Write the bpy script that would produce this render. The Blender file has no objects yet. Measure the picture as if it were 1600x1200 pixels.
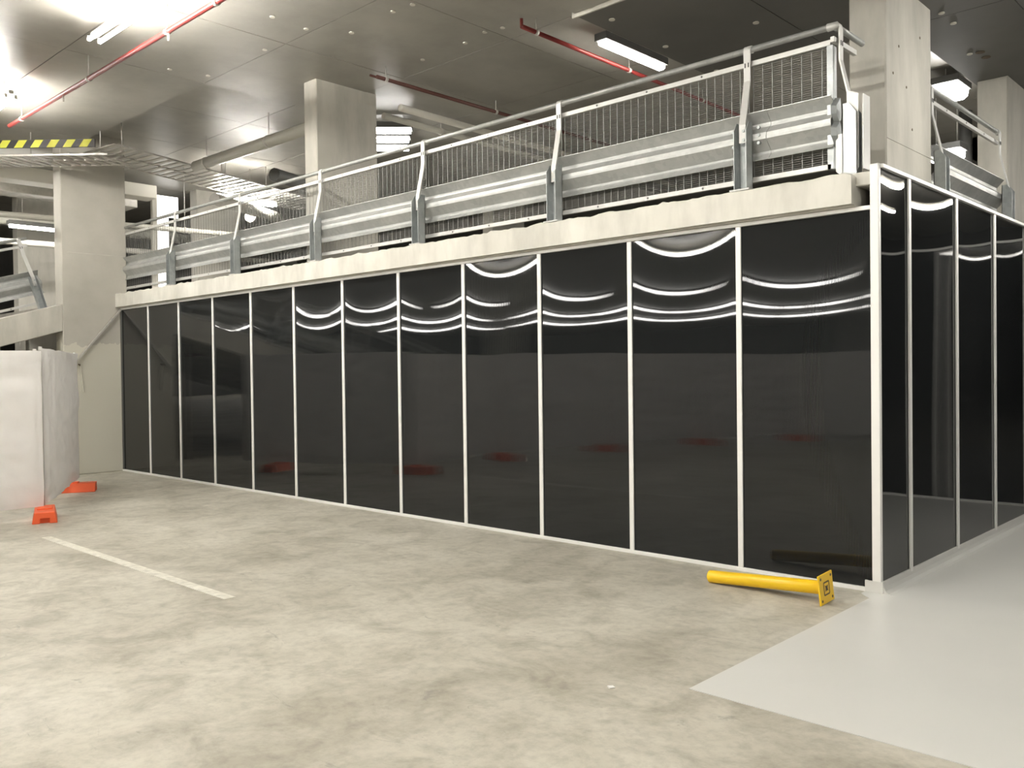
import bpy, bmesh, math, random
from mathutils import Vector, Matrix, noise

random.seed(7)
SC = bpy.context.scene
COL = SC.collection

# ------------------------------------------------------------------ camera
YAW, PITCH, ROLL, FPX = 0.7577, -0.0147, -0.0125, 1376.9
CAM = Vector((2.3878, -6.2952, 1.6045))
fw = Vector((-math.sin(YAW)*math.cos(PITCH), math.cos(YAW)*math.cos(PITCH), math.sin(PITCH)))
rt = Vector((math.cos(YAW), math.sin(YAW), 0))
up = rt.cross(fw)
rt2 = rt*math.cos(ROLL) + up*math.sin(ROLL)
up2 = -rt*math.sin(ROLL) + up*math.cos(ROLL)
cd = bpy.data.cameras.new('camera')
cd.sensor_width = 36.0
cd.lens = FPX/1600*36
cd.clip_end = 300
cam = bpy.data.objects.new('camera', cd)
COL.objects.link(cam)
m3 = Matrix((rt2, up2, -fw)).transposed()
cam.matrix_world = Matrix.Translation(CAM) @ m3.to_4x4()
SC.camera = cam

# ------------------------------------------------------------------ world, exposure
w = bpy.data.worlds.new('world')
SC.world = w
w.use_nodes = True
w.node_tree.nodes['Background'].inputs[0].default_value = (1, .97, .9, 1)
w.node_tree.nodes['Background'].inputs[1].default_value = 0.02
vs = SC.view_settings
vs.view_transform = 'Standard'
vs.look = 'None'
vs.gamma = 1
vs.exposure = 0.0
vs.use_curve_mapping = False
SC.cycles.max_bounces = 10
SC.cycles.diffuse_bounces = 6
SC.cycles.glossy_bounces = 4
SC.cycles.use_denoising = True
SC.cycles.sample_clamp_indirect = 8
LAMP = 100.0          # radiance of the fluorescent diffusers

# ------------------------------------------------------------------ materials
def new_mat(name):
    m = bpy.data.materials.new(name)
    m.use_nodes = True
    nt = m.node_tree
    return m, nt, nt.nodes['Principled BSDF']

def plain(name, col, rough=.5, metal=0.0, spec=.5):
    m, nt, b = new_mat(name)
    b.inputs['Base Color'].default_value = (*col, 1)
    b.inputs['Roughness'].default_value = rough
    b.inputs['Metallic'].default_value = metal
    b.inputs['Specular IOR Level'].default_value = spec
    return m

def ramp(nt, fac, stops):
    r = nt.nodes.new('ShaderNodeValToRGB')
    el = r.color_ramp.elements
    while len(el) < len(stops):
        el.new(.5)
    for e, (p, c) in zip(el, stops):
        e.position = p
        e.color = (*c, 1) if len(c) == 3 else c
    nt.links.new(fac, r.inputs[0])
    return r.outputs[0]

def noise_node(nt, vec, scale, detail=4, rough=.55, dist=0):
    n = nt.nodes.new('ShaderNodeTexNoise')
    n.inputs['Scale'].default_value = scale
    n.inputs['Detail'].default_value = detail
    n.inputs['Roughness'].default_value = rough
    n.inputs['Distortion'].default_value = dist
    nt.links.new(vec, n.inputs['Vector'])
    return n.outputs['Fac']

def mix(nt, a, b, fac, mode='MIX'):
    n = nt.nodes.new('ShaderNodeMix')
    n.data_type = 'RGBA'
    n.blend_type = mode
    for sock, v in ((n.inputs[0], fac), (n.inputs[6], a), (n.inputs[7], b)):
        if isinstance(v, (int, float)):
            sock.default_value = v
        elif isinstance(v, tuple):
            sock.default_value = (*v, 1)
        else:
            nt.links.new(v, sock)
    return n.outputs[2]

def coords(nt, scale=(1, 1, 1)):
    g = nt.nodes.new('ShaderNodeNewGeometry')
    mp = nt.nodes.new('ShaderNodeMapping')
    mp.inputs['Scale'].default_value = scale
    nt.links.new(g.outputs['Position'], mp.inputs['Vector'])
    return mp.outputs[0]

def bump(nt, b, h, strength, dist=.01):
    n = nt.nodes.new('ShaderNodeBump')
    n.inputs['Strength'].default_value = strength
    n.inputs['Distance'].default_value = dist
    nt.links.new(h, n.inputs['Height'])
    nt.links.new(n.outputs[0], b.inputs['Normal'])

def concrete(name, c1, c2, scale=1.2, stain=.35, rough=.8, bstr=.15):
    m, nt, b = new_mat(name)
    v = coords(nt)
    big = ramp(nt, noise_node(nt, v, scale, 6), [(.3, c1), (.72, c2)])
    v2 = coords(nt, (1, 1, .25))
    st = ramp(nt, noise_node(nt, v2, scale*3, 5, .6), [(.35, (1-stain,)*3), (.6, (1, 1, 1))])
    nt.links.new(mix(nt, big, st, 1.0, 'MULTIPLY'), b.inputs['Base Color'])
    b.inputs['Roughness'].default_value = rough
    bump(nt, b, noise_node(nt, v, 30, 4), bstr, .004)
    return m

def floor_mat():
    m, nt, b = new_mat('floor concrete')
    v = coords(nt)
    a = ramp(nt, noise_node(nt, v, .55, 7, .62), [(.3, (.36, .335, .275)), (.48, (.50, .475, .405)), (.56, (.53, .505, .435)), (.7, (.63, .6, .525))])
    mid = ramp(nt, noise_node(nt, v, 2.6, 6, .65, .6), [(.32, (.62, .61, .58)), (.56, (1, 1, 1))])
    c = mix(nt, a, mid, .8, 'MULTIPLY')
    fine = ramp(nt, noise_node(nt, v, 14, 6, .7), [(.32, (.74, .74, .74)), (.56, (1.0, 1.0, 1.0))])
    c = mix(nt, c, fine, .7, 'MULTIPLY')
    scuff = ramp(nt, noise_node(nt, coords(nt, (1.1, 2.2, 1)), 3.1, 5, .72, 1.2), [(.63, (0, 0, 0)), (.72, (1, 1, 1))])
    c = mix(nt, c, (.2, .19, .165), mix(nt, (0, 0, 0), scuff, .55))
    nt.links.new(c, b.inputs['Base Color'])
    r = ramp(nt, noise_node(nt, v, 1.3, 5), [(.3, (.42,)*3), (.7, (.62,)*3)])
    nt.links.new(r, b.inputs['Roughness'])
    b.inputs['Specular IOR Level'].default_value = .35
    bump(nt, b, noise_node(nt, v, 22, 5), .08, .004)
    return m

def galv_mat(name, c1, c2, rough=.42, metal=.75):
    m, nt, b = new_mat(name)
    v = coords(nt)
    vo = nt.nodes.new('ShaderNodeTexVoronoi')
    vo.inputs['Scale'].default_value = 22
    nt.links.new(v, vo.inputs['Vector'])
    f = mix(nt, noise_node(nt, v, 3, 4), vo.outputs['Color'], .25)
    nt.links.new(ramp(nt, f, [(.3, c1), (.7, c2)]), b.inputs['Base Color'])
    b.inputs['Metallic'].default_value = metal
    nt.links.new(ramp(nt, noise_node(nt, v, 5, 3), [(.3, (rough-.08,)*3), (.7, (rough+.1,)*3)]), b.inputs['Roughness'])
    return m

def panel_mat():
    m, nt, b = new_mat('black twinwall sheet')
    b.inputs['Base Color'].default_value = (.011, .012, .0125, 1)
    b.inputs['Roughness'].default_value = .018
    b.inputs['Specular IOR Level'].default_value = .42
    tc = nt.nodes.new('ShaderNodeTexCoord')
    wv = nt.nodes.new('ShaderNodeTexWave')
    wv.wave_type = 'BANDS'
    wv.bands_direction = 'X'
    wv.inputs['Scale'].default_value = 26
    nt.links.new(tc.outputs['Object'], wv.inputs['Vector'])
    bump(nt, b, wv.outputs['Fac'], .028, .0016)
    return m

def emit(name, col, s):
    m, nt, b = new_mat(name)
    b.inputs['Base Color'].default_value = (*col, 1)
    b.inputs['Emission Color'].default_value = (*col, 1)
    b.inputs['Emission Strength'].default_value = s
    return m

def tarp_mat():
    m, nt, b = new_mat('white tarp')
    v = coords(nt)
    nt.links.new(ramp(nt, noise_node(nt, v, 2.5, 4), [(.3, (.84, .82, .8)), (.7, (.9, .885, .87))]), b.inputs['Base Color'])
    b.inputs['Roughness'].default_value = .45
    b.inputs['Specular IOR Level'].default_value = .3
    bump(nt, b, noise_node(nt, v, 12, 3), .2, .01)
    tr = nt.nodes.new('ShaderNodeBsdfTranslucent')
    tr.inputs['Color'].default_value = (.8, .78, .76, 1)
    mx = nt.nodes.new('ShaderNodeMixShader')
    mx.inputs[0].default_value = .28
    nt.links.new(b.outputs[0], mx.inputs[1]); nt.links.new(tr.outputs[0], mx.inputs[2])
    nt.links.new(mx.outputs[0], nt.nodes['Material Output'].inputs['Surface'])
    return m

def patched_concrete():
    # column with a paler rubbed patch on its lower part (ragged upper edge)
    m, nt, b = new_mat('column concrete patched')
    v = coords(nt)
    base = ramp(nt, noise_node(nt, v, 1.3, 6), [(.3, (.38, .365, .32)), (.72, (.48, .46, .41))])
    g = nt.nodes.new('ShaderNodeNewGeometry')
    s = nt.nodes.new('ShaderNodeSeparateXYZ')
    nt.links.new(g.outputs['Position'], s.inputs[0])
    n = noise_node(nt, v, 3.5, 3)
    ad = nt.nodes.new('ShaderNodeMath'); ad.operation = 'MULTIPLY_ADD'
    nt.links.new(n, ad.inputs[0]); ad.inputs[1].default_value = .5
    nt.links.new(s.outputs['Z'], ad.inputs[2])
    lt = nt.nodes.new('ShaderNodeMath'); lt.operation = 'LESS_THAN'
    nt.links.new(ad.outputs[0], lt.inputs[0]); lt.inputs[1].default_value = 2.42
    nt.links.new(mix(nt, base, (.53, .515, .44), lt.outputs[0]), b.inputs['Base Color'])
    b.inputs['Roughness'].default_value = .8
    bump(nt, b, noise_node(nt, v, 30, 4), .15, .004)
    return m

M = dict(
    floor=floor_mat(),
    coat=None,
    conc=concrete('column concrete', (.44, .425, .375), (.55, .53, .475), 1.1, .2),
    conc_p=patched_concrete(),
    edge=concrete('slab edge concrete', (.52, .505, .45), (.66, .645, .59), 1.6, .18),
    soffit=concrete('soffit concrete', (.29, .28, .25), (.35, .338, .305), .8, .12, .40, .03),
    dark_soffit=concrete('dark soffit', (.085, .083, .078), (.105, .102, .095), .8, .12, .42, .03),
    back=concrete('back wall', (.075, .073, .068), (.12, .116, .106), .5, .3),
    deck=concrete('deck concrete', (.36, .345, .30), (.46, .44, .385), 1.0, .3),
    galv=galv_mat('galvanised steel', (.345, .355, .345), (.47, .475, .46), .46, .5),
    galv_d=galv_mat('galvanised post', (.30, .325, .325), (.44, .46, .46), .45, .5),
    wire=plain('galvanised wire', (.50, .50, .48), .45, .3),
    mesh=plain('mesh wire', (.21, .21, .2), .5, .2),
    white=plain('white aluminium', (.76, .755, .73), .38),
    panel=panel_mat(),
    yellow=plain('yellow paint', (.86, .55, .012), .33),
    black=plain('black', (.02, .02, .02), .5),
    stripe=plain('hazard yellow', (.62, .62, .07), .5),
    red=plain('red pipe paint', (.19, .022, .02), .35),
    red_d=plain('dark red pipe', (.075, .024, .018), .4),
    pvc=plain('grey pvc', (.42, .41, .36), .4),
    duct=plain('pale duct', (.6, .58, .52), .5),
    orange=plain('orange plastic', (.85, .13, .04), .45),
    tarp=tarp_mat(),
    housing=plain('lamp housing', (.09, .09, .085), .5),
    tube=emit('lamp diffuser', (1.0, .96, .885), LAMP),
    bare=emit('bare lamp tube', (1.0, .96, .885), LAMP*2.6),
    tube_far=emit('far lamp diffuser', (1.0, .97, .92), LAMP*.5),
    day=emit('bright opening', (1.0, .98, .95), 2.2),
    line=concrete('line paint', (.62, .6, .52), (.78, .76, .68), 6, .2, .6, .05),
    steel=galv_mat('tray steel', (.45, .44, .41), (.6, .58, .54), .5, .4),
    cap=plain('tie hole cap', (.62, .6, .54), .6),
    rust=plain('hole stain', (.10, .07, .04), .7),
    strap=plain('pale strap', (.62, .6, .52), .6),
)
def coat_mat():
    m, nt, b = new_mat('grey floor coating')
    v = coords(nt)
    nt.links.new(ramp(nt, noise_node(nt, v, .5, 3), [(.3, (.57, .57, .545)), (.7, (.64, .635, .605))]), b.inputs['Base Color'])
    b.inputs['Roughness'].default_value = .36
    b.inputs['Specular IOR Level'].default_value = .35
    bump(nt, b, noise_node(nt, v, 40, 3), .03, .003)
    return m
M['coat'] = coat_mat()

# ------------------------------------------------------------------ helpers
class MB:
    def __init__(self):
        self.bm = bmesh.new()
    def box(self, x0, x1, y0, y1, z0, z1):
        v = [self.bm.verts.new(p) for p in ((x0,y0,z0),(x1,y0,z0),(x1,y1,z0),(x0,y1,z0),(x0,y0,z1),(x1,y0,z1),(x1,y1,z1),(x0,y1,z1))]
        for f in ((0,3,2,1),(4,5,6,7),(0,1,5,4),(1,2,6,5),(2,3,7,6),(3,0,4,7)):
            self.bm.faces.new([v[i] for i in f])
        return self
    def prism(self, poly, a, b):
        """poly: list of 3D points (a closed flat outline) swept from offset a to offset b"""
        a, b = Vector(a), Vector(b)
        lo = [self.bm.verts.new(Vector(p)+a) for p in poly]
        hi = [self.bm.verts.new(Vector(p)+b) for p in poly]
        n = len(poly)
        self.bm.faces.new(lo[::-1]); self.bm.faces.new(hi)
        for i in range(n):
            self.bm.faces.new((lo[i], lo[(i+1) % n], hi[(i+1) % n], hi[i]))
        return self
    def bar(self, p, q, wx, wz, ref=(0, 0, 1)):
        """rectangular bar from p to q, width wx sideways, wz along ref"""
        p, q = Vector(p), Vector(q)
        d = (q-p).normalized()
        s = d.cross(Vector(ref))
        if s.length < 1e-4:
            s = d.cross(Vector((1, 0, 0)))
        s.normalize(); t = s.cross(d).normalized()
        poly = [p+s*wx/2*i+t*wz/2*j for i, j in ((-1,-1),(1,-1),(1,1),(-1,1))]
        return self.prism(poly, (0,0,0), q-p)
    def tube(self, pts, r, n=10, caps=True):
        pts = [Vector(p) for p in pts]
        rings = []
        for i, p in enumerate(pts):
            if i == 0: d = pts[1]-p
            elif i == len(pts)-1: d = p-pts[-2]
            else: d = (pts[i+1]-p).normalized()+(p-pts[i-1]).normalized()
            d.normalize()
            s = d.cross(Vector((0, 0, 1)))
            if s.length < 1e-3: s = Vector((1, 0, 0))
            s.normalize(); t = s.cross(d)
            rings.append([self.bm.verts.new(p+(s*math.cos(k*2*math.pi/n)+t*math.sin(k*2*math.pi/n))*r) for k in range(n)])
        for a, b in zip(rings, rings[1:]):
            for k in range(n):
                f = self.bm.faces.new((a[k], a[(k+1) % n], b[(k+1) % n], b[k]))
                f.smooth = True
        if caps:
            self.bm.faces.new(rings[0][::-1]); self.bm.faces.new(rings[-1])
        return self
    def build(self, name, mat, parent=None, bevel=0, loc=None):
        bmesh.ops.recalc_face_normals(self.bm, faces=self.bm.faces[:])
        if bevel:
            es = [e for e in self.bm.edges if len(e.link_faces) == 2 and e.calc_face_angle(0) > .6]
            bmesh.ops.bevel(self.bm, geom=es, offset=bevel, segments=1, affect='EDGES')
        me = bpy.data.meshes.new(name)
        self.bm.to_mesh(me); self.bm.free()
        me.materials.append(mat)
        return link(name, me, parent, loc)

def link(name, me, parent=None, loc=None):
    o = bpy.data.objects.new(name, me)
    COL.objects.link(o)
    if parent: o.parent = parent
    if loc: o.location = loc
    return o

def empty(name, loc=(0, 0, 0), rot=(0, 0, 0)):
    o = bpy.data.objects.new(name, None)
    COL.objects.link(o)
    o.location = loc; o.rotation_euler = rot
    o.empty_display_size = .1
    return o

def tag(o, label, cat, group=None):
    o['label'] = label; o['category'] = cat
    if group: o['group'] = group
    return o

def struct(o, label=None, cat=None):
    o['kind'] = 'structure'
    if label: o['label'] = label
    if cat: o['category'] = cat
    return o

def ext(name, mat, parent=None, bevel=0, *boxes):
    mb = MB()
    for b in boxes: mb.box(*b)
    return mb.build(name, mat, parent, bevel)

# ------------------------------------------------------------------ the setting
ZC = 5.4            # main soffit
ZL = 4.77           # low soffit over the corner
XW, XE, YS, YN = -62, 14, -62, 20

o = MB().box(XW, XE, YS, YN, -.3, 0).build('floor', M['floor'])
struct(o, 'worn beige concrete car park floor', 'floor')

# grey coated area: wraps round the corner of the partition
o = MB().prism([(0,-2.51,0),(9,-2.51,0),(9,4.88,0),(.0,4.88,0),(.0,-.02,0),(-.1,-.02,0),(-.1,-.1,0),(-.003,-.2,0)], (0,0,0), (0,0,.004)).build('floor_coating', M['coat'])
struct(o, 'smooth pale grey coated floor area beside the partition corner', 'floor')

# coved skirting of the coating along the end partition and round the corner
sk = MB()
prof = [(.0, 0), (.085, .004), (.055, .008), (.03, .022), (.018, .045), (.014, .085), (0, .085)]
sk.prism([(x+.012, 0, z) for x, z in prof], (0, -.02, 0), (0, 4.86, 0))
o = sk.build('trim_1', M['coat'])
struct(o, 'pale coved skirting along foot of end partition', 'skirting')
o = MB().box(-.1, .026, -.03, -.02, .004, .085).build('trim_2', M['coat'])
struct(o, 'pale coating upturn at partition corner', 'skirting')

# ceiling: solid slab above, formwork-sized soffit panels below it with open joints
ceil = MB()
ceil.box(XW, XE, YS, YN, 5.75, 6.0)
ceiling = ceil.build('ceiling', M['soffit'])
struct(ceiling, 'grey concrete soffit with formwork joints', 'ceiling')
gx, gy = 1.93, 1.73
xs = [-4.55+gx*k for k in range(-9, 6)]
ys = [-.64+gy*k for k in range(-5, 7)]
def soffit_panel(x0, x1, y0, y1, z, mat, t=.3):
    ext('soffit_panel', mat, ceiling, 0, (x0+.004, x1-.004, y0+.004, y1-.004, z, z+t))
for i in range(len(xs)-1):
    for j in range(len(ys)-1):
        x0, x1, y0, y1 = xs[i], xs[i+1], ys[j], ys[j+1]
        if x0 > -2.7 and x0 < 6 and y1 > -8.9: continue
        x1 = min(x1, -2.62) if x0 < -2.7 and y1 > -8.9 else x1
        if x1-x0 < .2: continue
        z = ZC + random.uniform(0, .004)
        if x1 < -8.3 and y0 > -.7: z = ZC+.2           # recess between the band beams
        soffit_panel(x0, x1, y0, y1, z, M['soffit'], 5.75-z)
# the rest of the soffit, far out and behind the camera
rest = MB()
X0, X1, Y0, Y1 = xs[0], xs[-1], ys[0], ys[-1]
rest.box(XW, X0, YS, YN, ZC, 5.75); rest.box(X1, XE, YS, YN, ZC, 5.75)
rest.box(X0, X1, YS, Y0, ZC, 5.75); rest.box(X0, X1, Y1, YN, ZC, 5.75)
rest.build('soffit_field', M['soffit'], ceiling)
# low soffit: over the slab end and the coated lane
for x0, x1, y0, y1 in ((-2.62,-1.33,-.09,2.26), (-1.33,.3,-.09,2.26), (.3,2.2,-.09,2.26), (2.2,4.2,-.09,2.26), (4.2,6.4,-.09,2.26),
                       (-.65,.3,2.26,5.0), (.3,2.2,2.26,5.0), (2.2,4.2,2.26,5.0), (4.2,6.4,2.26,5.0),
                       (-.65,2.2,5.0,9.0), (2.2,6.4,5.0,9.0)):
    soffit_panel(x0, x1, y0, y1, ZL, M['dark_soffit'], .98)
soffit_panel(-2.66, 6.4, -.125, -.098, ZL-.012, M['edge'], .9)
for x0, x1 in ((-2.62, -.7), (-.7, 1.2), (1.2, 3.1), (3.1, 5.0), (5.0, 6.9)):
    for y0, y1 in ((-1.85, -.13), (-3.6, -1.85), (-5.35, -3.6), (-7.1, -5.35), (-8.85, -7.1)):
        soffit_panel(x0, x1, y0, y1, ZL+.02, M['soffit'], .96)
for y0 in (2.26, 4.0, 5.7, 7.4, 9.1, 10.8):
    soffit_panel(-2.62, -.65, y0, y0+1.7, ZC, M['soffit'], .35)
# round tie-hole caps on the soffit
capm = MB().tube([(0,0,0), (0,0,.012)], .028, 12).build('tie_cap', M['cap'], ceiling)
capm.location = (-5.90, -1.17, ZC-.008)
for x, y, z in ((-4.89,-.35,ZC),(-4.61,-.32,ZC),(-4.61,.73,ZC),(-4.38,.78,ZC),(-5.0,.80,ZC),(-6.8,-.72,ZC),(-5.93,-.73,ZC),(-5.67,-.31,ZC),
                (-5.76,.81,ZC),(-8.21,-1.2,ZC),(-8.1,-.75,ZC),(-2.43,.17,ZL),(-1.54,1.17,ZL),(-2.46,1.08,ZL),(-2.47,2.06,ZL),(-.25,2.16,ZL),(-.25,2.49,ZL),(-.39,3.47,ZL)):
    c = capm.copy(); COL.objects.link(c); c.location = (x, y, z-.008)
for x, y in ((-.30, 3.5), (-.30, 3.7)):
    c = MB().tube([(0,0,0), (0,0,.012)], .045, 12).build('core_hole', M['rust'], ceiling); c.location = (x, y, ZL-.004)

# outer walls
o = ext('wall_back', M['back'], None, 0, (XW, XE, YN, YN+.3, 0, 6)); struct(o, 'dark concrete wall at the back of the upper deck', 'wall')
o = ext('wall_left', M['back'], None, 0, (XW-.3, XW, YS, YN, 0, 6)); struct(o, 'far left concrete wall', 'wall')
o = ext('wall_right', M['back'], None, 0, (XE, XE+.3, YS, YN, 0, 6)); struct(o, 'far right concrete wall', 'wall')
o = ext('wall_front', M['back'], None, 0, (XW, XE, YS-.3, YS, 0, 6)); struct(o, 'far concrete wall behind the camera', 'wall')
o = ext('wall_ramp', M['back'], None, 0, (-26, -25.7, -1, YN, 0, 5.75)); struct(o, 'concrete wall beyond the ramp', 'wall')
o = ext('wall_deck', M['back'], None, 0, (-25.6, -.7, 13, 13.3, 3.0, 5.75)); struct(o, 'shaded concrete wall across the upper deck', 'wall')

# upper deck slab with its cast edge
deck = ext('deck_slab', M['deck'], None, 0, (-25.6, -.19, .06, 13, 2.745, 2.99))
struct(deck, 'upper deck concrete slab', 'floor')
mb = MB()
N = 260
rows = []
for i in range(N+1):
    x = -12.62 + (12.62-.15)*i/N
    h = 2.98 + .018*noise.noise((x*5, 0, 0)) + .012*noise.noise((x*17, 3, 0)) + .006*noise.noise((x*45, 5, 0))
    f = -.10 + .004*noise.noise((x*2, 9, 0))
    rows.append([mb.bm.verts.new(p) for p in ((x,.06,2.745),(x,-.045,2.745),(x,-.05,2.757),(x,f,2.757),(x,f,h-.008),(x,f+.012,h),(x,.0,h-.012),(x,.06,2.99))])
for a, b in zip(rows, rows[1:]):
    for k in range(8):
        mb.bm.faces.new((a[k], a[(k+1) % 8], b[(k+1) % 8], b[k]))
mb.bm.faces.new(rows[0]); mb.bm.faces.new(rows[-1][::-1])
o = mb.build('deck_edge', M['edge'], deck)
o['label'] = 'pale concrete edge of the upper deck with a rough top'
ext('deck_end', M['edge'], deck, 0, (-.19, -.151, .06, 3.2, 2.75, 2.89))
ext('deck_end_ledge', M['edge'], deck, .006, (-.185, -.03, -.02, 3.2, 2.89, 2.985))

# blade columns
def column(name, x0, x1, y0, y1, z0, z1, mat, label):
    mb = MB().box(x0, x1, y0, y1, z0, z1)
    o = mb.build(name, mat, None, .012)
    struct(o, label, 'column')
    return o
p1 = column('column', -12.95, -12.64, -.93, .11, 0, 5.75, M['conc_p'], 'concrete blade column at far end of black partition')
p2 = column('column', -7.52, -7.24, .28, 1.26, 2.99, 5.42, M['conc'], 'concrete blade column on the deck behind the barrier middle')
p3 = column('column', -.60, -.30, .97, 2.03, 0, 4.78, M['conc'], 'tall concrete blade column behind the partition corner')
p4 = column('column', -.61, -.30, 4.50, 5.6, 0, 4.78, M['conc'], 'concrete blade column at the right edge of the view')
# formwork joint and tie holes on the corner column
MB().bar((-.2985, .975, 3.45), (-.2985, 2.025, 3.45), .004, .005).build('cast_joint', M['conc'], p3)
for y, z in ((1.25, 4.25), (1.12, 4.0), (1.42, 3.95), (1.75, 4.45), (1.55, 3.62)):
    MB().tube([(-.301, y, z), (-.2975, y, z)], .012, 8).build('tie_hole', M['rust'], p3)
MB().bar((-12.637, -.85, 3.62), (-12.637, .08, 3.62), .006, .012).build('cast_joint', M['conc'], p1)
column('column', -15.9, -15.6, 2.9, 3.9, 2.99, 5.75, M['conc'], 'far concrete column left of the deck lamp')
column('column', -11.0, -10.7, 7.0, 8.0, 2.99, 5.75, M['conc'], 'far concrete column deep on the upper deck')
column('column', -18.6, -18.3, .2, 1.2, 0, 5.75, M['conc'], 'far concrete column beyond the ramp')
for x, y, t in ((-18.7, -16, 'left'), (-7.2, -18, 'middle'), (6.0, -14, 'right')):
    column('column', x, x+.3, y, y+1, 0, 5.42, M['conc'], 'concrete column behind the camera on the %s' % t)

# ramp: sloping edge beam in line with the left column, deck behind it
SL = .29
def rz(y, z0): return z0 + SL*(y+.93)
mb = MB()
mb.prism([(-12.95,-.93,2.34),(-12.95,-.93,2.775),(-12.95,-8.6,rz(-8.6,2.775)),(-12.95,-8.6,rz(-8.6,2.34))], (0,0,0), (.31,0,0))
o = mb.build('ramp_beam', M['conc'], None, .01); struct(o, 'sloping concrete ramp edge beam left of the column', 'beam')
o = MB().prism([(-18.2,-.93,2.42),(-18.2,-.93,2.7),(-18.2,-9.5,rz(-9.5,2.7)),(-18.2,-9.5,rz(-9.5,2.42))], (0,0,0), (5.25,0,0)).build('ramp_deck', M['deck'])
struct(o, 'concrete vehicle ramp behind its edge beam', 'ramp')
# bright opening far on the deck
wf = empty('window_1', (-16.0, 2.43, 4.5)); struct(wf, 'bright white opening far left beyond the barrier', 'window')
MB().box(-.03, .0, -.23, .03, -1.05, .95).build('pane', M['day'], wf)
MB().box(-.03, .0, .03, .25, .5, .95).build('pane', M['day'], wf)
MB().box(-.06, .03, -.33, -.23, -1.1, 1.0).build('jamb', M['duct'], wf)

# ------------------------------------------------------------------ lamps
def lamp(name, loc, rotz, L, label, w=.14, group=None, mat='tube', hang=0.0, h=.05):
    """fluorescent batten: housing on top, glowing wrap-round diffuser under it; local length along X"""
    r = empty(name, loc, (0, 0, rotz))
    tag(r, label, 'lamp', group)
    MB().box(-L/2-.03, L/2+.03, -w/2-.03, w/2+.03, 0, .085).build('housing', M['housing'], r, .006)
    mb = MB()
    pr = [(-w/2, 0), (w/2, 0), (w/2*.9, -h*.7), (w/2*.55, -h), (-w/2*.55, -h), (-w/2*.9, -h*.7)]
    mb.prism([(-L/2, y, z) for y, z in pr], (0, 0, 0), (L, 0, 0))
    mb.build('diffuser', M[mat], r)
    if hang:
        for s in (-1, 1):
            MB().tube([(s*L*.35, 0, .085), (s*L*.35, 0, .085+hang)], .006, 6).build('hanger', M['steel'], r)
    return r
def bare_lamp(name, loc, rotz, L, label, hang=.2, group=None, n=2):
    """open batten: narrow spine with bare tubes below and beside it"""
    r = empty(name, loc, (0, 0, rotz))
    tag(r, label, 'lamp', group)
    MB().box(-L/2-.04, L/2+.04, -.03, .03, 0, .05).build('spine', M['duct'], r, .006)
    for s in ((-1, 1) if n == 2 else (0,)):
        y = s*.055
        MB().tube([(-L/2, y, -.035), (L/2, y, -.035)], .02, 10).build('tube', M['bare'], r)
        for e in (-1, 1):
            MB().box(e*L/2-.012+e*.012, e*L/2+.012+e*.012, y-.016, y+.016, -.05, .0).build('tube_holder', M['duct'], r)
    for s in (-1, 1):
        MB().tube([(s*L*.35, 0, .05), (s*L*.35, 0, .05+hang)], .006, 6).build('hanger', M['steel'], r)
    return r
H = math.pi/2
lamp('batten_lamp', (-3.54, 2.05, 5.215), H, 1.15, 'fluorescent batten lamp above the barrier beside the red pipe', .11, hang=.10)
bare_lamp('batten_lamp', (-6.2, -2.5, 5.18), 0, 2.0, 'glaring batten lamp at the top left above the long red pipe', .17)
bare_lamp('batten_lamp', (-10.6, -2.5, 5.17), 0, 1.5, 'glaring batten lamp at left edge above the striped bar', .18)
bare_lamp('batten_lamp', (-12.7, 2.42, 4.90), H, 1.2, 'glaring batten lamp beyond the barrier between column and tray', .65)
for k, (x, y) in enumerate(((-7.95, 2.05), (-8.35, 2.35), (-8.75, 2.68))):
    lamp('tube_lamp', (x, y, 5.22), math.radians(46), .62, 'short tube lamp right of the deck column, %s of three' % ('highest', 'middle', 'lowest')[k], .2, 'three tube lamps behind the deck column', hang=.3, mat='tube_far')
lamp('batten_lamp', (-1.33, 5.95, 5.2), H, .5, 'glaring round-ended lamp between the two right columns', .3, hang=.115, mat='tube_far', h=.12)
lamp('bulkhead_lamp', (-1.7, 7.0, 4.62), 0, .4, 'low glowing lamp behind the right barrier', .3, mat='tube_far', hang=.695, h=.12)
lamp('batten_lamp', (-16.0, .1, 4.5), H, 1.5, 'bright lamp strip left of the left column', .12, hang=1.01, mat='tube_far')
bare_lamp('batten_lamp', (-15.0, -1.9, 4.95), H, 1.2, 'glaring lamp at the left edge over the ramp', .6)
lamp('batten_lamp', (1.6, 2.0, ZL-.09), H, 1.5, 'batten lamp over the coated lane', .2)
bare_lamp('batten_lamp', (3.2, 12.0, 4.85), 0, 1.5, 'batten lamp well beyond the end partition', .5)
bare_lamp('batten_lamp', (2.8, 8.2, ZL-.16), 0, 1.5, 'batten lamp just beyond the end partition', .11)
for x, y, z, t in ((-1.4, -3.6, ZL-.16, 'over the open floor'), (3.6, -3.4, ZL-.16, 'over the right floor'), (-6.0, -7.6, 5.17, 'over the tarp fence'),
                   (-1.4, -8.2, ZL-.16, 'behind the camera'), (4.5, -8.0, ZL-.16, 'behind the camera right'), (-10.6, -7.6, 5.17, 'beyond the tarp fence'), (-1.4, -13, 5.17, 'far behind the camera'), (-10.1, -13.6, 5.17, 'far behind the tarp fence'), (-16.8, -13.8, 5.17, 'far left beyond the ramp foot')):
    bare_lamp('batten_lamp', (x, y, z), 0, 1.5, 'unseen fluorescent batten lamp '+t, .13 if z < 5 else .18)  # out-of-view battens, mostly added to light the floor around the camera
FAR = 'far strip lamp deep in the car park behind', .4, 'far strip lamps mirrored in the panels', 'tube_far'
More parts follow.
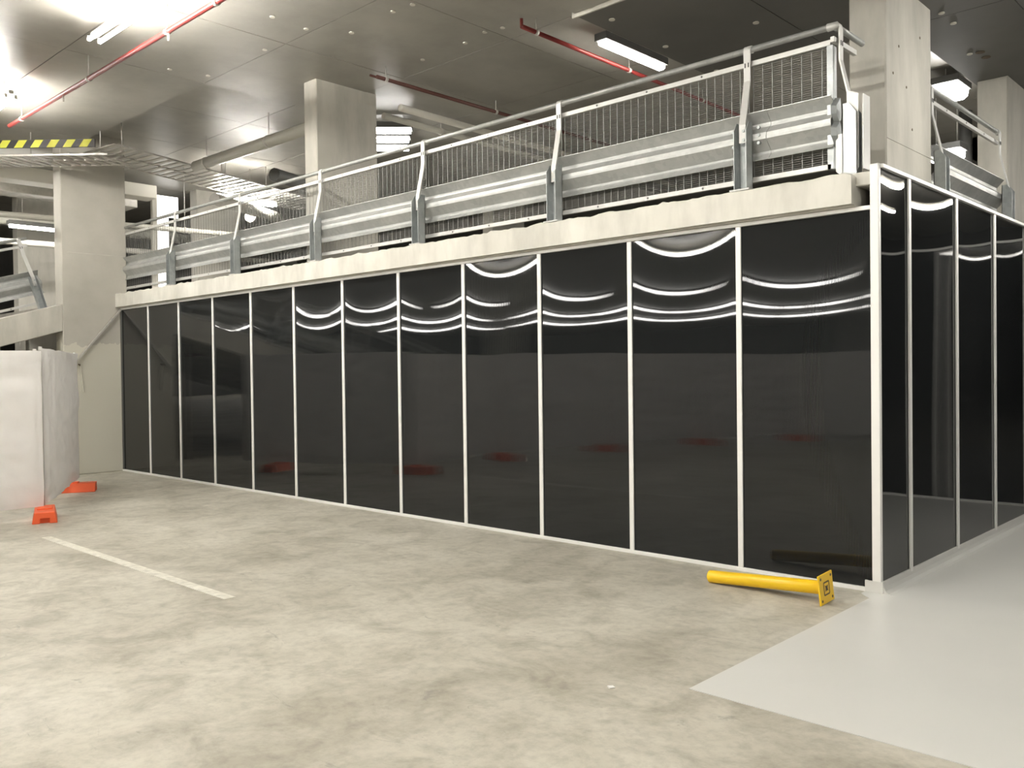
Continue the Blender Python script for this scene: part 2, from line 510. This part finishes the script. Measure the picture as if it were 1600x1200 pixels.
for k in range(9):
    lamp('strip_lamp', (-58+6.0*k, -26-1.9*k, 5.30), math.radians(-17), 5.4, *FAR, h=.12)
for k in range(8):
    lamp('strip_lamp', (-52+6.0*k, -40-1.4*k, 5.30), math.radians(-13), 5.4, *FAR, h=.12)
for k in range(7):
    lamp('strip_lamp', (-38+5.0*k, -21-1.0*k, 5.30), math.radians(-11), 2.6, *FAR, h=.12)

# ------------------------------------------------------------------ black panel partitions
def sheet(x0, x1, z0, z1, parent, seed, amp=1.0):
    """one black sheet, bowed a few millimetres between its strips; local plane y=0 facing -y"""
    nx, nz = 20, 44
    rnd = random.Random(seed)
    a = rnd.uniform(.8, 1.25)*amp
    ph = rnd.uniform(-.25, .25)
    vs_, fs = [], []
    for j in range(nz+1):
        v = j/nz
        z = z0+(z1-z0)*v
        for i in range(nx+1):
            u = 2*i/nx-1
            g = max(0, (v-.69)/.31)**2*.0095*a
            y = (1-u*u)*g*(1+ph*u) + .0007*a*math.sin(u*2.2+seed)*math.sin(v*5+seed)
            vs_.append((x0+(x1-x0)*i/nx, y, z))
    for j in range(nz):
        for i in range(nx):
            k = j*(nx+1)+i
            fs.append((k, k+1, k+nx+2, k+nx+1))
    n = len(vs_)
    # back skin gives the sheet its thickness
    vs_ += [(x0, .03, z0), (x1, .03, z0), (x1, .03, z1), (x0, .03, z1)]
    fs.append((n+1, n, n+3, n+2))
    me = bpy.data.meshes.new('panel')
    me.from_pydata(vs_, [], fs)
    for p in me.polygons: p.use_smooth = True
    me.materials.append(M['panel'])
    return link('panel', me, parent)

def partition(name, loc, rotz, cuts, H, label, strips, sw=.045, seed=0, amp=1.0, left_post=True, right_post=True):
    r = empty(name, loc, (0, 0, rotz))
    tag(r, label, 'partition')
    x0, x1 = cuts[0], cuts[-1]
    for k in range(len(cuts)-1):
        sheet(cuts[k]+.004, cuts[k+1]-.004, .02, H-.02, r, seed+k, amp)
    for k, c in enumerate(strips):
        MB().box(c-sw/2, c+sw/2, -.016, -.001, .03, H-.03).build('joint_strip', M['white'], r, .003)
    MB().box(x0, x1, -.02, .014, H-.03, H).build('top_rail', M['white'], r, .003)
    MB().box(x0, x1, -.022, .014, .0, .03).build('bottom_rail', M['white'], r, .003)
    return r
mullA = [-1.0875-1.05*k for k in range(12)]
cutsA = [-12.635]+mullA[::-1]+[-.03]
cutsA = sorted(cutsA)
pa = partition('panel_partition', (0, 0, 0), 0, cutsA, 2.745, 'long glossy black panel partition with white joint strips under the deck edge', mullA)
MB().box(-12.635, -12.6, -.02, .0, .03, 2.7).build('end_strip', M['housing'], pa)
MB().box(-.05, 0.012, -.028, .014, .0, 3.03).build('corner_post', M['white'], pa, .004)
mullB = [.541+1.1025*k for k in range(4)]
cutsB = [.012]+mullB+[4.86]
pb = partition('panel_partition', (.012, 0, 0), H, cutsB, 3.03, 'short glossy black end partition rising above the deck edge at right', mullB, .05, 40, .9)
mullC = [1.1*k for k in range(1, 6)]
pc = partition('panel_partition', (.03, 4.9, 0), 0, [0]+mullC+[6.4], 3.03, 'black panel partition closing the coated lane out of view', mullC, .05, 60, .6)

# ------------------------------------------------------------------ crash barriers
def wprofile(s=1.22):
    pts = [(-.155,.03),(-.118,.075),(-.108,.08),(-.095,.078),(-.028,.002),(-.012,.0),(.012,.002),(.062,.078),(.075,.08),(.088,.078),(.15,.006),(.155,.006)]
    return [(y, z*s) for z, y in pts]

def w_beam(x0, x1, parent, zc=.43, y0=.045, name='w_beam'):
    pr = wprofile()
    t = .0045
    outer = [(x0, y0+y, zc+z) for y, z in pr]
    inner = [(x0, y0+y+t, zc+z) for y, z in pr][::-1]
    mb = MB()
    n = len(pr)
    A = [mb.bm.verts.new(p) for p in outer]; Bv = [mb.bm.verts.new((x1, p[1], p[2])) for p in outer]
    C = [mb.bm.verts.new((x0, p[1]+t, p[2])) for p in outer]; D = [mb.bm.verts.new((x1, p[1]+t, p[2])) for p in outer]
    for i in range(n-1):
        mb.bm.faces.new((A[i], A[i+1], Bv[i+1], Bv[i])); mb.bm.faces.new((C[i+1], C[i], D[i], D[i+1]))
        mb.bm.faces.new((A[i+1], A[i], C[i], C[i+1])); mb.bm.faces.new((Bv[i], Bv[i+1], D[i+1], D[i]))
    for i in (0, n-1):
        mb.bm.faces.new((A[i], Bv[i], D[i], C[i]))
    return mb.build(name, M['galv'], parent)

HY = .10        # handrail and mesh line behind the post line
def post(x, parent, turn=False):
    """folded C post with a bent flat arm; local frame of the barrier (outside is -y)"""
    p = empty('post', (x, 0, 0), (0, 0, H if turn else 0)); p.parent = parent
    mb = MB()
    mb.box(-.055, .055, .035, .041, .0, .54)                      # web, deck side
    for s in (-1, 1):
        mb.prism([(s*.055, -.06, .0), (s*.055, .041, .0), (s*.055, .041, .54), (s*.055, -.01, .54), (s*.055, -.06, .47)], (0, 0, 0), (-s*.006, 0, 0))
    mb.build('channel', M['galv_d'], p)
    MB().box(-.085, .085, -.075, .06, 0.0, .014).build('base_plate', M['wire'], p, .002)
    mb = MB()
    a, b, c, d = (0, -.012, .38), (0, -.012, .52), (0, HY-.03, .88), (0, HY-.03, 1.12)
    pts = [a, b, c, d]
    sec = []
    for q in pts:
        sec.append([mb.bm.verts.new((sx*.028, q[1]+oy, q[2])) for sx, oy in ((-1,-.006),(1,-.006),(1,.006),(-1,.006))])
    for s0, s1 in zip(sec, sec[1:]):
        for k in range(4): mb.bm.faces.new((s0[k], s0[(k+1) % 4], s1[(k+1) % 4], s1[k]))
    mb.bm.faces.new(sec[0][::-1]); mb.bm.faces.new(sec[-1])
    mb.build('arm', M['wire'], p)
    MB().tube([(-.03, HY, 1.13), (.03, HY, 1.13)], .031, 12).build('clamp', M['wire'], p)
    for z in (.40, .47):
        MB().tube([(.012, -.018, z), (.012, -.028, z)], .012, 6).build('bolt', M['galv_d'], p)
    for s in (-1, 1):
        MB().box(s*.014-.004, s*.014+.004, HY-.040, HY-.0355, .985, 1.02).build('slot', M['black'], p)
    return p

def mesh_bay(x0, x1, parent, z0=.11, z1=1.01):
    mb = MB()
    y = HY+.035
    n = max(2, round((x1-x0)/.0762))
    for k in range(n+1):
        x = x0+(x1-x0)*k/n
        mb.box(x-.0026, x+.0026, y-.004, y, z0, z1)
    nz = int((z1-z0)/.0165)
    for k in range(nz+1):
        z = z0+(z1-z0)*k/nz
        mb.box(x0, x1, y, y+.003, z-.0011, z+.0011)
    o = mb.build('mesh_infill', M['mesh'], parent)
    o['kind'] = 'stuff'
    return o

def barrier(name, loc, rot, posts, x0, x1, label, ends=(None, None), mesh=True, wb=True, rails=True):
    r = empty(name, loc, rot)
    tag(r, label, 'barrier')
    for x in posts: post(x, r)
    MB().tube([(x0, HY, 1.13), (x1, HY, 1.13)], .024, 12).build('handrail', M['galv'], r)
    if rails:
        MB().box(x0+.02, x1-.02, HY, HY+.03, 1.0, 1.04).build('top_angle', M['wire'], r, .002)
        MB().box(x0+.02, x1-.02, HY, HY+.03, .085, .125).build('bottom_angle', M['wire'], r, .002)
    pp = sorted([x0]+list(posts)+[x1])
    for a, b in zip(pp, pp[1:]):
        if rails and b-a > 1.2:
            for t in (.22, .5, .78):
                for z in (1.022, .105):
                    MB().tube([(a+(b-a)*t, HY+.001, z), (a+(b-a)*t, HY-.004, z)], .009, 6).build('rail_bolt', M['housing'], r)
    if wb:
        cuts = [x0]+[(a+b)/2*0+b-.16 for a, b in zip(pp[1:-1], pp[2:-1])]+[x1]
        w_beam(x0, x1, r)
        for x in posts:
            if abs(x+1.04) < .01 and x1 < 0:
                s = w_beam(x-.17, x+.17, r, y0=.040, name='splice_plate')
                for dx in (-.11, .11):
                    for z in (.37, .43, .49):
                        MB().tube([(x+dx, .052, z), (x+dx, .032, z)], .013, 6).build('bolt', M['galv_d'], r)
    if mesh:
        for a, b in zip(pp, pp[1:]):
            if b-a > .3: mesh_bay(a+.02, b-.02, r)
    return r

postsA = [-1.04-1.945*k for k in range(7)]
ba = barrier('crash_barrier', (0, 0, 2.985), (0, 0, 0), postsA, -12.85, -.36, 'long galvanised crash barrier with mesh infill on the deck edge')
# corner return of the long barrier
post_r = post(0, ba, True); post_r.location = (-.245, .13, 0)
for z, nm, r_ in ((1.13, 'handrail', .024),):
    MB().tube([(-.345, .10, z), (-.345, .60, z)], r_, 12).build(nm, M['galv'], ba)
MB().tube([(-.40, .10, 1.13), (-.335, .10, 1.13), (-.345, .13, 1.13)], .03, 12).build('handrail_elbow', M['wire'], ba)
MB().box(-.36, -.33, .05, .46, 1.0, 1.04).build('top_angle', M['wire'], ba, .002)
MB().box(-.41, -.36, .1, .16, .085, 1.0).build('mesh_end_post', M['galv_d'], ba, .002)
# bright end plate closing the W-beam at the corner
mb = MB()
mb.prism([(-.345,.10,.06),(-.345,.10,.33),(-.262,.10,.33),(-.262,.10,.645),(-.178,.10,.6),(-.178,.10,.07),(-.215,.10,.02),(-.30,.10,.02)], (0,0,0), (0,.008,0))
mb.build('end_plate', M['wire'], ba)
MB().box(-.16, -.152, .13, .25, .06, .6).build('end_flange', M['wire'], ba)
mb = MB()
for sgn in (1, -1):
    z0 = .43+sgn*.08
    mb.prism([(-.36,.125,z0-.1),(-.36,.05,z0-.03),(-.36,.05,z0+.03),(-.36,.125,z0+.1),(-.36,.14,z0)], (0,0,0), (.03,.03,0))
mb.build('beam_end_shoe', M['galv_d'], ba)

barrier('crash_barrier', (-.245, 2.12, 2.985), (0, 0, H), [-.02, 2.12], 0.02, 2.2, 'short galvanised crash barrier between the two right columns', mesh=False, rails=True)
barrier('crash_barrier', (-12.80, -8.3, rz(-8.3, 2.765)), (0, -math.atan(SL), H), [1.6, 3.55, 5.5, 7.42], 0, 7.55, 'galvanised crash barrier along the ramp left of the column', mesh=False)

# ------------------------------------------------------------------ pipes, trays and services
def pipe(name, pts, r, mat, label, cat='pipe', hang=None, ztop=ZC, group=None):
    root = empty(name, (0, 0, 0)); tag(root, label, cat, group)
    MB().tube(pts, r, 12).build('run', M[mat], root)
    for h in hang or ():
        a, b = Vector(pts[0]), Vector(pts[-1])
        p = a.lerp(b, h)
        MB().tube([p, (p.x, p.y, ztop)], .006, 6).build('hanger', M['steel'], root)
        d = (b-a).normalized()*.02
        MB().tube([p-d, p+d], r+.008, 12).build('clip', M['steel'], root)
    return root
q = pipe('sprinkler_pipe', [(-11.2, -2.1, 5.12), (1.5, -2.1, 5.12)], .028, 'red', 'long red sprinkler pipe across the upper left ceiling', hang=(.04, .22, .38, .46, .62, .8))
for x in (-9.2, -6.35):
    MB().tube([(x, -2.1, 5.11), (x, -2.1, 5.02)], .012, 8).build('sprinkler_head', M['steel'], q)
q = pipe('sprinkler_pipe', [(-3.95, .62, 5.25), (-3.98, 6.5, 5.25)], .024, 'red', 'thin red sprinkler pipe left of the batten lamp', hang=(.04, .33, .62))
MB().tube([(-3.95, .62, 5.25), (-3.95, .62, 5.33)], .018, 8).build('riser', M['red'], q)
q = pipe('sprinkler_pipe', [(-6.26, .5, 5.24), (-6.3, 7.5, 5.24)], .024, 'red_d', 'dark red sprinkler pipe right of the deck column', hang=(.02, .3, .6))
pipe('conduit_pipe', [(-6.42, .52, 5.3), (-6.46, 7.5, 5.3)], .014, 'red_d', 'thin dark conduit beside the dark red pipe', hang=(.5,))
pipe('drain_pipe', [(-11.15, .62, 4.98), (-7.53, .66, 4.98)], .085, 'pvc', 'grey plastic drain pipe left of the deck column', hang=(.1, .6))
pipe('drain_pipe', [(-7.4, 1.5, 5.2), (-7.7, 9.0, 5.2)], .045, 'pvc', 'grey plastic pipe running back right of the deck column', hang=(.15, .5))
pipe('drain_pipe', [(-7.15, 1.6, 5.28), (-7.4, 9.0, 5.28)], .05, 'duct', 'pale pipe running back beside the grey one', hang=(.3,))
pipe('drain_pipe', [(-13.6, -5.0, 4.2), (-13.65, 4.5, 4.42)], .05, 'pvc', 'grey pipe low behind the left column', hang=(.3, .7), ztop=5.75)
pipe('drain_pipe', [(-17.0, -5.0, 4.75), (-17.0, 6.0, 4.75)], .1, 'pvc', 'thick grey pipe far behind the left column', hang=(.3, .7), ztop=5.75)
pipe('drain_pipe', [(-16.6, -5.0, 4.2), (-16.6, 6.0, 4.35)], .06, 'duct', 'pale pipe far behind the left column', hang=(.3, .7), ztop=5.75)
pipe('round_duct', [(-12.2, 1.5, 4.72), (-13.0, 3.2, 4.72), (-14.5, 4.6, 4.62)], .11, 'steel', 'dull round duct below the cable tray', hang=(.4,), ztop=5.6)
pipe('round_duct', [(-10.4, 1.6, 4.88), (-11.1, 3.4, 4.88), (-11.1, 3.7, 4.2), (-11.1, 3.7, 3.0)], .11, 'housing', 'dark duct bending down beside the deck lamp')

pipe('downpipe', [(-1.74, 8.0, 2.995), (-1.74, 8.0, 5.395)], .09, 'housing', 'dark vertical downpipe between the right columns')
o = MB().box(-14.2, -13.8, -7, 1.2, 4.92, 5.16).build('air_duct', M['duct'], None, .01)
tag(o, 'pale rectangular duct under the tray behind the left column', 'duct')
o = MB().box(-15.6, -15.1, -7, 1.4, 4.95, 5.4).build('air_duct', M['steel'], None, .01)
tag(o, 'dull metal duct deeper behind the left column', 'duct')

def tray(name, a, b, width, label, n, side=1):
    """ladder tray from a to b (its near edge), widening to the left of travel * side"""
    a, b = Vector(a), Vector(b)
    d = (b-a).normalized(); s = Vector((-d.y, d.x, 0))*side
    r = empty(name, (0, 0, 0)); tag(r, label, 'cable tray')
    for k in (0, .5, 1):
        p = a+s*width*k
        MB().bar(p, p+(b-a), .012, .025).build('side_rail', M['steel'], r)
    me = None
    for i in range(n):
        t = (i+.5)/n
        p = a.lerp(b, t)
        sk = d*.10
        MB().bar(p-sk, p+s*width+sk, (b-a).length/n*.45, .012).build('rung', M['steel'], r)
    for t in (.1, .5, .9):
        p = a.lerp(b, t)+s*width*.5
        MB().tube([p, (p.x, p.y, 5.6)], .008, 6).build('hanger', M['steel'], r)
    return r
tray('cable_tray', (-10.85, -.75, 5.04), (-12.6, 4.4, 5.04), 1.05, 'slatted cable tray running back right of the left column', 30)
tray('cable_tray', (-13.2, -2.60, 4.96), (-11.2, -.76, 4.96), .7, 'slatted cable tray under the striped bar at left', 17)

hb = empty('clearance_bar', (-12.05, -1.63, 5.05)); tag(hb, 'yellow and black striped clearance bar at upper left', 'sign')
ang = math.atan2(1.30, 1.40)
hb.rotation_euler = (0, 0, ang)
MB().box(-2.2, 1.06, -.012, .012, -.0, .12).build('board', M['black'], hb)
for k in range(13):
    x = -2.12+k*.245
    MB().prism([(x, -.0125, .004), (x+.125, -.0125, .004), (x+.20, -.0125, .116), (x+.075, -.0125, .116)], (0, -.003, 0), (0, 0, 0)).build('stripe', M['stripe'], hb)

# ------------------------------------------------------------------ things on the floor
o = MB().box(-7.06, -3.42, -3.17, -3.08, 0, .003).build('parking_line', M['line'])
tag(o, 'worn white painted parking line on the concrete floor', 'road marking')

# yellow bollard lying on its side
ax0, ax1 = Vector((-1.075, -.50, .047)), Vector((-.175, -.525, .1085))
bo = empty('bollard', (-1.075, -.50, 0)); tag(bo, 'yellow steel bollard lying on its side by the partition', 'bollard')
d = (ax1-ax0).normalized()
org = Vector((-1.075, -.50, 0))
mb = MB(); mb.tube([ax0-org, ax0-org+d*.012, ax1-org], .046, 28); mb.build('tube', M['yellow'], bo, .003)
yv = Vector((0, 0, 1)); s = d.cross(yv).normalized(); t = s.cross(d).normalized()
th = math.radians(-4)
e1 = s*math.cos(th)+t*math.sin(th); e2 = -s*math.sin(th)+t*math.cos(th)
c = ax1-org
hp = .1
poly = [c+e1*hp*i+e2*hp*j for i, j in ((-1,-1),(1,-1),(1,1),(-1,1))]
pl = MB().prism(poly, (0, 0, 0), d*.012).build('base_plate', M['yellow'], bo, .002)
for i in (-1, 1):
    for j in (-1, 1):
        q0 = c+e1*hp*.74*i+e2*hp*.74*j+d*.0115
        MB().tube([q0, q0+d*.0015], .010, 10).build('bolt_hole', M['rust'], pl)
for i, j, a, b in ((-.38, 0, .05, .42), (.38, 0, .05, .42), (0, -.42, .38, .05), (0, .42, .38, .05)):
    q0 = c+e1*hp*i+e2*hp*j+d*.0118
    pp = [q0+e1*hp*a*u_+e2*hp*b*v_ for u_, v_ in ((-1,-1),(1,-1),(1,1),(-1,1))]
    MB().prism(pp, (0, 0, 0), d*.0012).build('weld_mark', M['rust'], pl)
q0 = c+d*.0118
MB().prism([q0+e1*hp*.30*math.cos(k*math.pi/4)*(1 if k % 2 else .5)+e2*hp*.30*math.sin(k*math.pi/4)*(1 if k % 2 else .5) for k in range(8)], (0,0,0), d*.0012).build('weld_mark', M['rust'], pl)

o = MB().prism([(-.33, -2.75, 0), (-.30, -2.77, 0), (-.285, -2.745, 0), (-.31, -2.73, 0)], (0, 0, 0), (.003, 0, .006)).build('litter_scrap', M['white'])
tag(o, 'tiny white scrap on the floor near the grey coating', 'litter')

# temporary fence: tarp-wrapped panels on orange feet
def tarp_fence(a, b, z0, z1, label, seed, tdir=1):
    a, b = Vector((*a, 0)), Vector((*b, 0))
    L = (b-a).length; d = (b-a)/L
    r = empty('tarp_fence', a, (0, 0, math.atan2(d.y, d.x))); tag(r, label, 'fence')
    fr = MB()
    for x in (.05, L-.05):
        MB().tube([(x, 0, .141), (x, 0, z1+.02)], .019, 10).build('post', M['steel'], r)
    for z in (z0+.12, z1-.03):
        MB().tube([(.02, 0, z), (L-.02, 0, z)], .016, 8).build('rail', M['steel'], r)
    nx, nz = 60, 50
    vs_, fs = [], []
    for side in (-1,):
        base = len(vs_)
        for j in range(nz+1):
            v = j/nz
            for i in range(nx+1):
                u = i/nx
                x = -.012+(L+.024)*u
                z = z0+(z1-z0)*v
                dsp = .045*noise.noise((x*1.2+seed, z*2.6, side*3)) + .022*noise.noise((x*3+seed, z*6, side*5)) + .018*abs(noise.noise((x*5+z*2, z*5-x*2+seed, 2))) + .02*v*noise.noise((x*9, z*1.2, seed))
                if v < .02: z += .022*noise.noise((x*2.2, seed, 1)) + .015*math.sin(x*2+seed)
                if v > .97: z += .012*noise.noise((x*3.0, seed, 4))
                edge = min(1, u*14, (1-u)*14)
                vs_.append((x+.008*noise.noise((z*4, seed, 7)), side*(.026+max(-.004, (dsp+.012)*edge)), z))
        for j in range(nz):
            for i in range(nx):
                k = base+j*(nx+1)+i
                fs.append((k, k+1, k+nx+2, k+nx+1) if side < 0 else (k+1, k, k+nx+1, k+nx+2))
    me = bpy.data.meshes.new('tarp'); me.from_pydata(vs_, [], fs)
    for p in me.polygons: p.use_smooth = True
    me.materials.append(M['tarp'])
    link('tarp', me, r)
    return r
def fence_foot(x, y, rz_, label):
    r = empty('fence_foot', (x, y, 0), (0, 0, rz_)); tag(r, label, 'fence foot', 'orange feet of the tarp fence')
    L, W, Hh = .62, .25, .125
    # tapered block with a hand slot recess at each short end
    mb = MB()
    mb.prism([(-L/2,-W/2,0),(-L/2,-.045,0),(-L/2,-.045,.055),(-L/2,.045,.055),(-L/2,.045,0),(-L/2,W/2,0),(-L/2+.0,W/2-.025,Hh),(-L/2,-W/2+.025,Hh)], (0,0,0), (L,0,0))
    mb.build('body', M['orange'], r, .006)
    MB().box(-L/2+.05, L/2-.05, -.045, .045, .001, .054).build('slot_core', M['orange'], r)
    MB().prism([(-.09,-.075,Hh),(.09,-.075,Hh),(.09,.075,Hh),(-.09,.075,Hh)], (0,0,-.004), (0,0,.015)).build('socket_pad', M['orange'], r, .004)
    return r
c0 = (-8.35, -2.72)
tarp_fence((-8.62, -5.1), c0, .15, 1.90, 'white tarp fence panel facing the floor at the left edge', 1)
tarp_fence(c0, (-11.0, -1.36), .15, 1.93, 'white tarp fence panel receding towards the left column', 2)
pts = [(-8.62, -5.1), (-8.2, -7.5), (-7.4, -9.8), (-6.3, -12.0), (-4.3, -13.6), (-1.9, -14.4)]
for k in range(len(pts)-1):
    tarp_fence(pts[k+1], pts[k], .15, 1.92, 'white tarp fence panel out of view, number %s from the corner' % ('two', 'three', 'four', 'five', 'six')[k], 11+k)
fence_foot(-8.235, -2.735, math.radians(-19), 'orange plastic fence foot under the tarp corner nearest the line')
fence_foot(-10.48, -1.63, math.radians(63), 'orange plastic fence foot under the receding tarp panel')
for k in range(len(pts)-1):
    fence_foot(pts[k][0]+.02, pts[k][1], math.radians(10), 'orange fence foot out of view, number %s from the corner' % ('two', 'three', 'four', 'five', 'six')[k])

# brace, strap and props near the left column
o = MB().bar((-12.60, -.86, 1.72), (-12.60, -.02, 2.72), .03, .03).build('brace_bar', M['steel'])
tag(o, 'thin pale diagonal bar across the left column', 'brace')
st = empty('hanging_strap', (-12.625, -.70, 1.8)); tag(st, 'small pale strap hanging from a hook on left column', 'strap')
MB().tube([(-.02,0,0), (.03,0,0), (.035,0,-.02)], .012, 6).build('hook', M['rust'], st)
MB().bar((.03, .01, -.02), (.03, .05, -.45), .022, .008).build('strap', M['strap'], st)
for k, (x, y, t) in enumerate(((-13.6, -1.15, 'nearest the left column'), (-13.6, -1.62, 'in the middle under the ramp'), (-13.7, -1.55, 'thin one under the ramp'))):
    o = MB().tube([(x, y, 0), (x, y, rz(y, 2.40))], .03 if k < 2 else .02, 8).build('steel_prop', M['steel'])
    tag(o, 'pale steel prop ' + t, 'prop')
pipe('sprinkler_pipe', [(-14.5, -7, 2.0), (-14.5, -2.0, 2.02)], .04, 'red', 'red pipe glimpsed under the ramp above the tarp')
